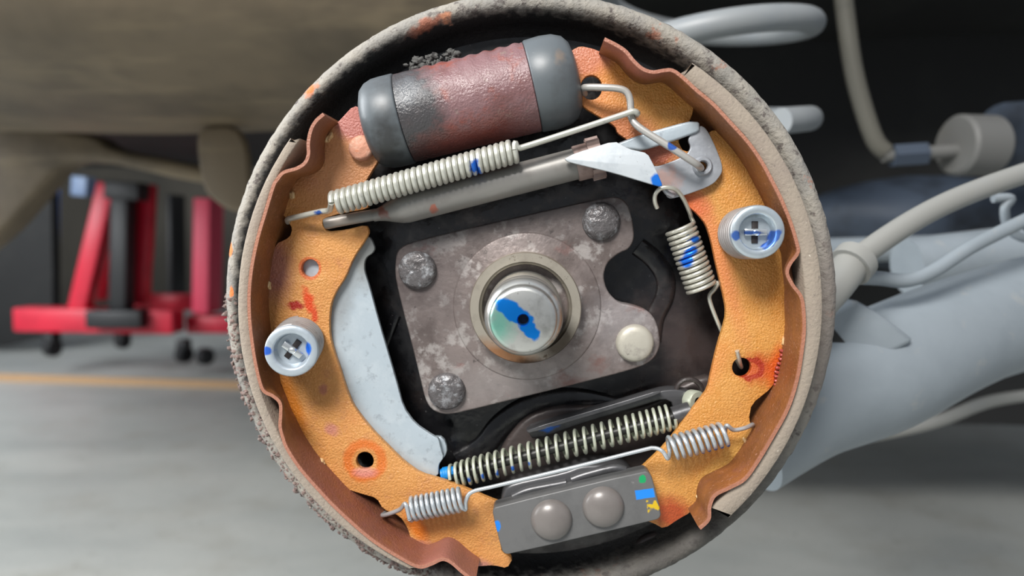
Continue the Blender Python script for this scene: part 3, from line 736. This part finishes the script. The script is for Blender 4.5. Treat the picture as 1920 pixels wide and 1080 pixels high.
# ------------------------------------------------------------------ adjuster hardware at upper right
YF = -0.0275
fork = [(1158, 268), (1200, 252), (1290, 227), (1312, 228), (1313, 246), (1270, 262), (1205, 282), (1180, 280)]
link('strut_end_bar', prism([poly([(1130, 284)] + fork, YF, 1, 0.15)], YF, 0.0042, 0.0010, 3), m_zinc, label='short bright zinc bar passing under the grey link wire', cat='strut end')
lvp = [(1206, 306), (1230, 313), (1262, 302), (1288, 290), (1296, 276), (1290, 262), (1296, 250), (1313, 234), (1325, 241), (1340, 270), (1354, 306), (1355, 324), (1337, 347), (1283, 367), (1252, 374), (1246, 350), (1215, 330)]
lever = thing('adjuster_lever', 'grey bent adjuster lever with collared hole beside the upper right hold-down', 'lever', P(1280, 374, -0.0262))
link('lever_plate', prism([poly(lvp, -0.0262, 2, 0.2), circ(1317, 312, 9, -0.0262)], -0.0262, 0.0020, 0.0004), m_lever, lever)
sk = S(-0.028)
link('hole_collar', lathe([(9 * sk, -0.001), (9 * sk, 0.0012), (11 * sk, 0.0018), (15 * sk, 0.0018), (18 * sk, 0.0008), (19 * sk, -0.0008)], P(1317, 312, -0.0262), seg=36), m_lever, lever)
link('hooked_foot', tube(catmull([P(1242, 347, -0.0275), P(1249, 360, -0.0275), P(1262, 368, -0.0265)], 5), 0.0010, 10), m_lever, lever)
pawl = [(1058, 298), (1076, 288), (1152, 264), (1179, 279), (1214, 287), (1229, 315), (1243, 348), (1236, 350), (1150, 324), (1066, 304)]
link('adjuster_pawl', prism([poly(pawl, -0.0348, 1, 0.15)], -0.0348, 0.0022, 0.0004), m_pawl, label='bright white-zinc pointed pawl lying across the strut collar', cat='pawl')

def wirething(name, label, cat, px, r, m, group=None, k=8, seg=12):
    pts = catmull([P(*p) for p in px], k)
    return link(name, tube(pts, r, seg), m, label=label, cat=cat, group=group, smooth=60)
wirething('link_wire', 'thick grey bent link wire from the shoe hole to the lever collar', 'link wire',
    [(1096, 176, -0.021), (1093, 168, -0.0255), (1099, 164, -0.029), (1128, 164, -0.0315), (1158, 166, -0.032), (1174, 172, -0.032), (1181, 186, -0.032), (1183, 208, -0.032), (1185, 223, -0.0325), (1200, 240, -0.0338), (1255, 275, -0.0352), (1300, 304, -0.0345), (1312, 313, -0.031), (1314, 316, -0.026)], 6.6 * S(-0.033), m_wire, seg=16)

# ------------------------------------------------------------------ springs
def coil_spring(name, label, a, b, crad, wrad, turns, m, pre=(), post=(), phase=0.0, ease=None, hand=1, group=None, per=20, cat='spring', names=('hook', 'hook')):
    t = thing(name, label, cat, Vector(((a.x + b.x) / 2, (a.y + b.y) / 2, min(a.z, b.z) - crad)), group)
    h = helix(a, b, crad, turns, per, phase, ease, hand)
    link('coil', tube(h, wrad, 10), m, t, smooth=60)
    if pre:
        pts = catmull([P(*p) for p in pre] + [h[0]], 8); link(names[0], tube(pts, wrad, 10), m, t, smooth=60)
    if post:
        pts = catmull([h[-1]] + [P(*p) for p in post], 8); link(names[1], tube(pts, wrad, 10), m, t, smooth=60)
    return t
YU = -0.0335
su = S(YU)
coil_spring('return_spring', 'long tightly wound upper return spring below the rusty cylinder', P(626, 381, YU), P(966, 283, YU), 18.5 * su, 5.6 * su, 31, m_spring_up,
    pre=[(540, 416, -0.0215), (540, 411, -0.026), (556, 407, -0.0275), (600, 397, -0.0315), (617, 394, -0.0335)],
    post=[(966, 268, -0.0372), (972, 277, -0.0368), (990, 273, -0.0362), (1080, 244, -0.0355), (1165, 216, -0.0352), (1186, 209, -0.0356), (1195, 212, -0.0345), (1190, 217, -0.0295), (1176, 214, -0.0285)], hand=-1, per=24)
YR = -0.0185
sr_ = S(YR)
coil_spring('adjuster_spring', 'small blue-marked spring hanging below the grey adjuster lever', P(1275, 426, YR), P(1315, 540, YR), 26 * sr_, 4.1 * sr_, 12.5, m_spring_r,
    pre=[(1232, 390, -0.026), (1228, 378, -0.0275), (1229, 364, -0.0285), (1240, 353, -0.0295), (1256, 352, -0.0295), (1270, 358, -0.028), (1282, 374, -0.0255), (1293, 398, -0.0215), (1296, 408, -0.0195)],
    post=[(1343, 530, -0.0185), (1340, 542, -0.0185), (1331, 553, -0.0185), (1332, 568, -0.0185), (1346, 605, -0.0180), (1362, 640, -0.0160), (1388, 686, -0.0165), (1387, 679, -0.0220), (1382, 658, -0.0245)], phase=-1.5, per=28)
YP = -0.0165
sp_ = S(YP)
cable = thing('cable_spring', 'long open greenish spring over the parking cable, with bright blue end', 'spring', P(1050, 870, YP))
A_ = P(846, 893, YP); B_ = P(1262, 781, YP)
def ez(t): return t - 0.035 * math.sin(2 * math.pi * t) * (1 if t < 0.5 else 0.6)
link('coil', tube(helix(A_, B_, lambda t: (23 if t > .1 else 20 + 30 * t) * sp_, 29, 24, 0, lambda t: t + 0.035 * math.sin(2 * math.pi * (t - 0.5)), -1), 3.3 * sp_, 10), m_spring_long, cable, smooth=60)
link('inner_cable', tube([P(840, 894, YP), P(1275, 778, YP)], 9 * sp_, 16), m_cable, cable)
bp = []
e0 = P(826, 889, YP); e1 = P(850, 884, YP)
link('blue_cap', tube(helix(P(830, 889, YP), P(848, 886, YP), 10 * sp_, 5, 20), 3.4 * sp_, 8), m_bluecap, cable, label='bright blue ribbed cable end')
link('cap_core', tube([P(827, 889, YP), P(852, 884, YP)], 10 * sp_, 20), m_bluecap, cable)
YB = -0.0305
sb_ = S(YB)
low = thing('lower_return_spring', 'two-coil lower return spring joined by a straight wire above the anchor plate', 'spring', P(1060, 985, YB))
h1 = helix(P(768, 955, YB), P(866, 936, YB), 21 * sb_, 10, 22, 0.6)
h2 = helix(P(1256, 841, YB), P(1361, 813, YB), 21 * sb_, 9, 22, 2.6)
link('coil', tube(h1, 4.2 * sb_, 10), m_spring_lo, low, smooth=60)
link('coil', tube(h2, 4.2 * sb_, 10), m_spring_lo, low, smooth=60)
link('hook', tube(catmull([P(722, 962, -0.0195), P(717, 966, -0.0245), P(728, 964, -0.0285), P(750, 955, -0.0315), P(760, 945, -0.0335), h1[0]], 8), 4.2 * sb_, 10), m_spring_lo, low, smooth=60)
link('straight_wire', tube(catmull([h1[-1], P(873, 955, -0.033), P(874, 938, -0.0335), P(886, 922, -0.0335), P(930, 911, -0.0335), P(1060, 880, -0.0335), P(1200, 845, -0.0335), P(1226, 840, -0.0335), P(1242, 846, -0.0345), P(1252, 860, -0.0345), h2[0]], 8), 3.9 * sb_, 10), m_spring_lo, low, smooth=60)
link('hook', tube(catmull([h2[-1], P(1362, 798, -0.0315), P(1376, 806, -0.030), P(1398, 802, -0.0285), P(1411, 796, -0.0245), P(1410, 800, -0.0195)], 8), 4.2 * sb_, 10), m_spring_lo, low, smooth=60)

# ------------------------------------------------------------------ hold-down springs
def hold_down(label, base, cap, mcap, mwire, slot_ang):
    t = thing('hold_down_spring', label, 'hold-down spring', Vector(((base.x + cap.x) / 2, (base.y + cap.y) / 2, min(base.z, cap.z) - 0.011)), 'hold-down springs')
    ax = (cap - base).normalized(); L = (cap - base).length
    rr = 0.0104
    n = 6
    link('coil', tube(helix(base + ax * 0.0010, cap - ax * 0.0026, rr - 0.0011, n, 36), 0.00125, 10), mwire, t, smooth=60)
    link('spring_seat', lathe([(0.003, 0.0002), (rr - 0.0022, 0.0002), (rr - 0.0022, L - 0.002)], base, axis=ax, seg=48), m_dgrey_wire, t)
    cup_ = link('cup', lathe([(0.0045, -0.0046), (0.0058, -0.0046), (0.0062, -0.0042), (0.0067, -0.0012), (0.0071, -0.0003), (0.0076, 0.0), (rr - 0.0006, -0.0001), (rr - 0.0001, -0.0006), (rr, -0.0016), (rr - 0.0006, -0.0022), (0.0078, -0.0022)], cap, axis=ax, seg=64), mcap, t, smooth=50)
    link('cup_floor', lathe([(0.0, -0.0044), (0.0064, -0.0044)], cap, axis=ax, seg=40), mcap, cup_)
    # the dark slot and the flat pin head across it
    q = Matrix.Rotation(slot_ang, 3, 'Y')
    rot = ax.to_track_quat('-Y', 'Z').to_matrix()
    link('slot', box(cap - ax * 0.0042, (0.0024, 0.0008, 0.0086), rot @ q, 0.0002), m_hole, cup_)
    ph_ = link('pin_head', box(cap - ax * 0.0030, (0.0088, 0.0020, 0.0027), rot @ q, 0.0005), m_chrome, t)
    link('pin_dome', blobm(cap - ax * 0.0024, (0.0018, 0.0012, 0.0014), 0, amp=0.05), m_chrome, ph_, smooth=180)
    return t
hold_down('hold-down spring with blue-marked shiny cup, on the right shoe', P(1392, 438, Y_WEB), P(1421, 435, -0.0445), m_cap_r, m_dgrey_wire, 0.0)
hold_down('hold-down spring with matt blue-dabbed cup, on the left shoe', P(562, 637, Y_WEB), P(546, 659, -0.0445), m_cap_l, m_dgrey_wire, R(38))

# ------------------------------------------------------------------ cable guide
guide = thing('cable_guide', 'dark folded cable guide bracket above the long greenish spring', 'bracket', P(1140, 800, -0.010))
g = [(988, 806), (1020, 795), (1160, 757), (1238, 733), (1262, 730), (1300, 735), (1308, 760), (1300, 782), (1280, 792), (1262, 788), (1262, 756), (1245, 748), (1200, 762), (1100, 792), (1000, 826)]
link('guide_rail', prism([poly(g, -0.011, 1, 0.2)], -0.011, 0.009, 0.0006), m_guide, guide)
link('upper_flange', prism([poly([(986, 806), (1160, 755), (1238, 731), (1240, 738), (1160, 764), (992, 814)], -0.016, 1, 0.2)], -0.016, 0.006, 0.0004), m_guide, guide)
link('cable_socket', tube([P(1262, 781, -0.0165), P(1294, 771, -0.0165)], 0.0042, 24), m_guide, guide)
link('ferrule', lathe([(0.002, 0.003), (0.0042, 0.003), (0.0048, 0.002), (0.0048, -0.002), (0.004, -0.003)], P(1301, 752, -0.013), axis=(0.5, -1, 0.1), seg=28), m_spring_long, guide)
link('eyelet', tube([P(1292 + 24 * math.cos(a * math.pi / 12), 733 + 22 * math.sin(a * math.pi / 12), -0.009) for a in range(24)], 0.0011, 8, closed=True), m_boss, guide)

# ------------------------------------------------------------------ anchor plate
anchor = thing('anchor_plate', 'dark grey anchor plate with two domed rivets at the bottom of the brake', 'anchor plate', P(1080, 1040, -0.029))
blk = [(935, 955), (945, 915), (965, 905), (1060, 885), (1090, 872), (1165, 872), (1190, 890), (1220, 960), (950, 1030)]
link('anchor_block', prism([poly(blk, -0.021, 2)], -0.021, 0.016, 0.0015, 3), m_guide, anchor)
for pts_ in ([(962, 932), (990, 920), (1040, 910), (1062, 906)], [(1072, 900), (1100, 890), (1150, 878), (1172, 882)]):
    link('raised_bead', tube(catmull([P(a, b, -0.0215) for a, b in pts_], 6), 0.0020, 10), m_guide, anchor, smooth=60)
YA = -0.0305
ap = [(930, 950), (1208, 883), (1218, 887), (1224, 898), (1240, 962), (1237, 972), (1228, 976), (955, 1040), (945, 1038), (940, 1030), (924, 966), (924, 956)]
link('plate', prism([poly(ap, YA, 1, 0.25)], YA, 0.0090, 0.0006, 3), m_anchor, anchor)
for x, y in [(1034, 974), (1131, 950)]:
    r0 = 40.5 * S(YA - 0.002)
    pr = [(0, 0.0050)] + [(r0 * math.sin(a * math.pi / 20), -0.0002 + 0.0052 * math.cos(a * math.pi / 20)) for a in range(1, 11)] + [(r0, -0.001)]
    link('domed_rivet', lathe(pr, P(x, y, YA), seg=48), m_rivet, anchor, smooth=50)

# ================================================================== behind the brake
m_arm = mat('grey_arm_paint', (126, 134, 140), 0.5, 0, layers=[(14, 5, 0.45, 0.65, (116, 124, 130), 0.7), (60, 5, 0.6, 0.72, (150, 148, 142), 0.5)], bumps=[(40, 0.2, 0.002)])
m_hose = mat('grey_hose', (130, 130, 126), 0.55, 0, layers=[(20, 4, 0.5, 0.7, (128, 130, 130), 0.6)])
m_coilp = mat('grey_coil_paint', (128, 132, 134), 0.45, 0, layers=[(20, 4, 0.5, 0.7, (116, 122, 128), 0.6)])
m_can = mat('grey_canister_paint', (96, 96, 94), 0.6, 0, layers=[(20, 4, 0.5, 0.7, (96, 94, 88), 0.7)])
m_dim = mat('dim_grey_steel', (84, 82, 74), 0.6, 0, layers=[(20, 4, 0.5, 0.7, (60, 58, 54), 0.7)])
m_dark = mat('underbody_black', (18, 18, 18), 0.7, 0, layers=[(6, 4, 0.5, 0.7, (34, 34, 32), 0.7)])
m_brown = mat('underbody_brown', (112, 98, 78), 0.6, 0, layers=[(4, 4, 0.42, 0.62, (80, 70, 56), 0.9), (9, 4, 0.55, 0.7, (140, 124, 98), 0.6, (0.4, 1, 2))], bumps=[(10, 0.4, 0.01)])
m_bluegrey = mat('blue_grey_part', (54, 64, 78), 0.6, 0, layers=[(10, 4, 0.45, 0.65, (24, 28, 34), 0.9)])

# suspension coil
cx = P(1318, 60, 0.20)
t = thing('suspension_coil_spring', 'thick grey coil spring above and behind the upper right of the rim', 'coil spring', Vector((cx.x, 0.29, 0.56)))
sd = (0.29 + 0.33) / F
zc = P(1318, 228, 0.29).z
hpts = helix(Vector((P(1318, 60, 0.29).x, 0.29, zc - 0.01)), Vector((P(1318, 60, 0.29).x, 0.29, zc + 0.275)), 0.083, 3.9, 48, R(30), hand=1)
link('coil', tube(hpts, 0.0096, 16), m_coilp, t, smooth=60)
link('rubber_seat', lathe([(0.03, 0.0), (0.096, 0.0), (0.096, 0.01), (0.03, 0.014)], Vector((P(1318, 60, 0.29).x, 0.29, zc + 0.275)), axis=(0, 0, 1), seg=40), m_dark, t)

# trailing arm
t = thing('trailing_arm', 'big pale grey suspension arm running right from behind the brake', 'suspension arm', P(1640, 825, 0.10))
apx = [(1380, 800, 0.075), (1500, 738, 0.085), (1640, 696, 0.10), (1780, 632, 0.13), (1930, 578, 0.16), (2080, 530, 0.19)]
link('arm_tube', tube(catmull([P(*p) for p in apx], 8), lambda q: 0.0385 - 0.006 * q, 40), m_arm, t, smooth=60)
link('gusset', prism([poly([(1530, 600), (1606, 562), (1655, 590), (1720, 640), (1600, 700), (1530, 720)], 0.066, 1, 0.1)], 0.066, 0.03, 0.003), m_arm, t)
link('gusset_gap_shade', prism([poly([(1560, 612), (1590, 648), (1560, 645)], 0.0655, 1, 0.1)], 0.0655, 0.01, 0.0004), m_dark, t)  # solid dark piece stands for the shaded gap beside the arm
link('lower_rail', tube(catmull([P(*p) for p in [(1480, 850, 0.10), (1700, 772, 0.13), (1830, 712, 0.15), (1960, 670, 0.17)]], 8), 0.0050, 12), m_arm, t, smooth=60)
# cross beam behind
link('axle_beam', tube([P(1400, 475, 0.32), P(1560, 470, 0.32), P(1830, 462, 0.34)], 0.011, 16), m_arm, label='thin pale horizontal axle beam seen right of the rim', cat='axle beam', smooth=60)
link('axle_bush', tube([P(1700, 500, 0.25), P(1900, 476, 0.26)], 0.022, 24), m_arm, label='pale round bush above the big suspension arm', cat='bush', smooth=60)
# parking cable hose
t = thing('cable_hose', 'thick grey cable hose rising to the right edge from behind the brake', 'hose', P(1575, 560, 0.06))
link('hose', tube(catmull([P(*p) for p in [(1500, 600, 0.03), (1566, 536, 0.045), (1600, 492, 0.055), (1680, 434, 0.07), (1760, 388, 0.085), (1850, 350, 0.10), (1980, 305, 0.12)]], 8), lambda q: 0.0068 if q < 0.30 else 0.0060, 20), m_hose, t, smooth=60)
link('hose_sleeve', tube(catmull([P(*p) for p in [(1520, 586, 0.035), (1566, 536, 0.045), (1596, 497, 0.054)]], 6), 0.0088, 20), m_hose, t)
link('clamp_ring', tube([P(1592, 502, 0.053), P(1606, 486, 0.0565)], 0.0112, 24), m_hose, t)
wirething('brake_pipe', 'thinner grey brake pipe between the cable hose and the big arm', 'pipe', [(1610, 520, 0.07), (1650, 522, 0.08), (1700, 526, 0.085), (1750, 508, 0.09), (1830, 458, 0.10), (1960, 395, 0.12)], 0.0040, m_arm)
wirething('fuel_pipe', 'short thin pipe looping down at the right edge above the arm', 'pipe', [(1862, 372, 0.14), (1895, 372, 0.14), (1884, 392, 0.14), (1890, 425, 0.14), (1915, 445, 0.14), (1960, 450, 0.14)], 0.0028, m_arm)
wirething('far_rail', 'far thin grey bar low at the right edge beneath the arm', 'bar', [(1560, 830, 0.35), (1740, 795, 0.38), (1860, 752, 0.42), (1990, 735, 0.46)], 0.006, m_hose)
wirething('hanger_bracket', 'dim grey hanging bracket right of the upper coil spring', 'bracket', [(1575, -60, 0.40), (1588, 50, 0.40), (1600, 130, 0.40), (1618, 200, 0.40), (1640, 262, 0.40), (1660, 285, 0.40)], 0.0085, m_dim)
t = thing('shock_absorber', 'grey canister of a shock absorber at the upper right edge', 'shock absorber', P(1830, 340, 0.40))
link('canister', lathe([(0, 0), (0.026, 0), (0.029, 0.003), (0.029, 0.038), (0.026, 0.042), (0, 0.042)], P(1790, 272, 0.40), axis=(1, 0.2, 0), seg=40), m_can, t)
link('rod', tube([P(1655, 292, 0.40), P(1800, 282, 0.40)], 0.0065, 14), m_can, t)
link('rod_nut', tube([P(1672, 292, 0.40), P(1735, 288, 0.40)], 0.0115, 6), m_bluegrey, t, smooth=20)
link('mount', tube([P(1885, 262, 0.42), P(2010, 250, 0.45)], 0.036, 28), m_bluegrey, t)
link('fuel_tank', blobm(P(1740, 420, 0.62), (0.17, 0.09, 0.06), 0, amp=0.1), m_bluegrey, label='blurred dark blue tank behind the cable hose', cat='tank', smooth=180)

# underbody of the vehicle
ub = thing('vehicle_underbody', 'dark brown underside of the raised vehicle across the top of the picture', 'vehicle', Vector((0, 1.0, 0.9)))
# long floor pan with rolled edge (profile swept along x)
def sweep_x(prof, x0, x1, n=30, wob=0.0):
    v = []; f = []; m = len(prof)
    for i in range(n + 1):
        x = x0 + (x1 - x0) * i / n
        for j, (y, z) in enumerate(prof):
            v.append(Vector((x, y + wob * noise.noise(Vector((x * 2, j * .4, 1))), z + wob * noise.noise(Vector((x * 2.5, j * .4, 5))))))
    for i in range(n):
        for j in range(m):
            l = (j + 1) % m
            f.append((i * m + j, i * m + l, (i + 1) * m + l, (i + 1) * m + j))
    f.append(tuple(range(m))); f.append(tuple(reversed(range(n * m, (n + 1) * m))))
    me = mesh('sw', v, f)
    bm = bmesh.new(); bm.from_mesh(me); bmesh.ops.recalc_face_normals(bm, faces=bm.faces); bm.to_mesh(me); bm.free()
    return me
pan = [(0.30, 0.86), (0.32, 0.76), (0.38, 0.69), (0.48, 0.655), (0.62, 0.64), (0.75, 0.645), (0.82, 0.66), (0.86, 0.70), (0.86, 0.90)]
link('rear_valance', sweep_x(pan, -1.1, -0.02, 40, 0.02), m_brown, ub, smooth=60)
pan = [(0.10, 1.1), (0.30, 0.72), (0.6, 0.80), (1.1, 0.80), (2.4, 0.74), (2.4, 1.1)]
link('floor_pan', sweep_x([(0.42, 0.80), (0.9, 0.78), (2.3, 0.72), (2.3, 0.95), (0.42, 0.95)], -1.7, 1.6, 20, 0.02), m_dark, ub)
link('inner_panel', sweep_x([(0.80, 0.20), (0.84, 0.20), (0.84, 0.86), (0.80, 0.86)], 0.0, 1.3, 20, 0.02), m_dark, ub)
# arch and hanging trim at left
def at(px, py, y): return P(px, py, y)
arch = [(-80, 200), (60, 215), (110, 245), (175, 250), (205, 278), (330, 300), (440, 330), (440, 355), (330, 335), (205, 305), (120, 300), (70, 360), (0, 440), (-80, 500)]
link('wheel_arch', prism([poly(arch, 0.95, 2)], 0.95, 0.06, 0.012, 3), m_brown, ub)
link('mud_flap', prism([poly([(365, 235), (460, 235), (470, 400), (425, 395), (385, 365), (372, 320)], 0.70, 2)], 0.70, 0.02, 0.006), m_brown, ub)
link('side_skirt', prism([poly([(-300, 380), (-60, 380), (50, 330), (95, 310), (100, 560), (95, 650), (-300, 650)], 2.6, 1)], 2.6, 0.05, 0.004), m_dark, ub)

# red workshop crane far behind on the left
m_red = mat('red_machine_paint', (206, 30, 56), 0.4, 0, layers=[(8, 4, 0.5, 0.7, (170, 20, 44), 0.6)])
m_blk = mat('black_machine_part', (26, 26, 28), 0.5, 0)
m_pink = mat('red_paint_highlight_tone', (224, 74, 100), 0.5, 0)  # the machine red again, with the post's highlight put into the colour
m_bluebox = mat('blue_grey_box_paint', (110, 130, 160), 0.5, 0)
m_blue = mat('blue_light_colour', (90, 140, 235), 0.4, 0)
YC = 2.15
crane = thing('engine_crane', 'red wheeled engine crane with a slanted leg and black ram, far left', 'engine crane', P(170, 690, YC))
def lb(name, x0, y0, x1, y1, wpx, m, par, y=YC, dp=0.06, bev=0.006):
    return link(name, beam(P(x0, y0, y), P(x1, y1, y + 0.001), wpx * S(y), dp, bev), m, par)
lb('base_beam', 40, 597, 335, 602, 50, m_red, crane, YC, 0.08)
lb('cross_beam', 255, 566, 365, 566, 22, m_red, crane, YC + 0.25)
lb('slanted_leg', 152, 580, 208, 345, 38, m_red, crane)
lb('rear_leg', 185, 560, 212, 400, 26, m_red, crane, YC + 0.1)
lb('mast', 276, 345, 262, 570, 22, m_red, crane, YC + 0.05)
lb('hydraulic_ram', 232, 370, 228, 580, 34, m_blk, crane, YC - 0.03)
lb('ram_head', 205, 356, 270, 360, 42, m_blk, crane, YC - 0.04)
lb('control_box', 172, 597, 275, 597, 46, m_blk, crane, YC - 0.05)
def caster(x, y, par, s=1.0):
    c = P(x, y, YC)
    r_ = 17 * S(YC) * s
    link('caster_wheel', lathe([(0, -0.018), (r_ * .8, -0.018), (r_, -0.012), (r_, 0.012), (r_ * .8, 0.018), (0, 0.018)], c, axis=(1, -0.5, 0), seg=24), m_blk, par)
    link('caster_fork', box(c + Vector((0, 0, r_ * 1.1)), (0.035, 0.05, r_ * 1.2), None, 0.004), m_blk, par)
caster(98, 652, crane); caster(345, 664, crane); caster(230, 640, crane, 0.8)
jack = thing('shop_press', 'second red wheeled frame with a broad post, half hidden by the rim', 'press frame', P(400, 690, YC + 0.1))
lb('post', 392, 372, 388, 585, 58, m_pink, jack, YC + 0.1)
lb('base_beam', 360, 606, 460, 606, 54, m_red, jack, YC + 0.1)
lb('back_plate', 330, 365, 332, 560, 52, m_blk, jack, YC + 0.5, 0.02)
c = P(385, 668, YC)
link('caster_wheel', lathe([(0, -0.018), (0.024, -0.018), (0.03, -0.012), (0.03, 0.012), (0.024, 0.018), (0, 0.018)], c, axis=(1, -0.5, 0), seg=24), m_blk, jack)
link('blue_light_strip', beam(P(102, 315, 2.9), P(102, 655, 2.9), 14 * S(2.9), 0.03, 0.003), m_blue, label='thin strip of blue light, painted as a bar, left of the red crane', cat='light strip')  # a strip of blue light, painted as the colour of an added bar
link('parts_bin', beam(P(158, 332, 2.5), P(156, 368, 2.5), 34 * S(2.5), 0.06, 0.004), m_bluebox, label='small blue-grey box beside the top of the crane leg', cat='box')
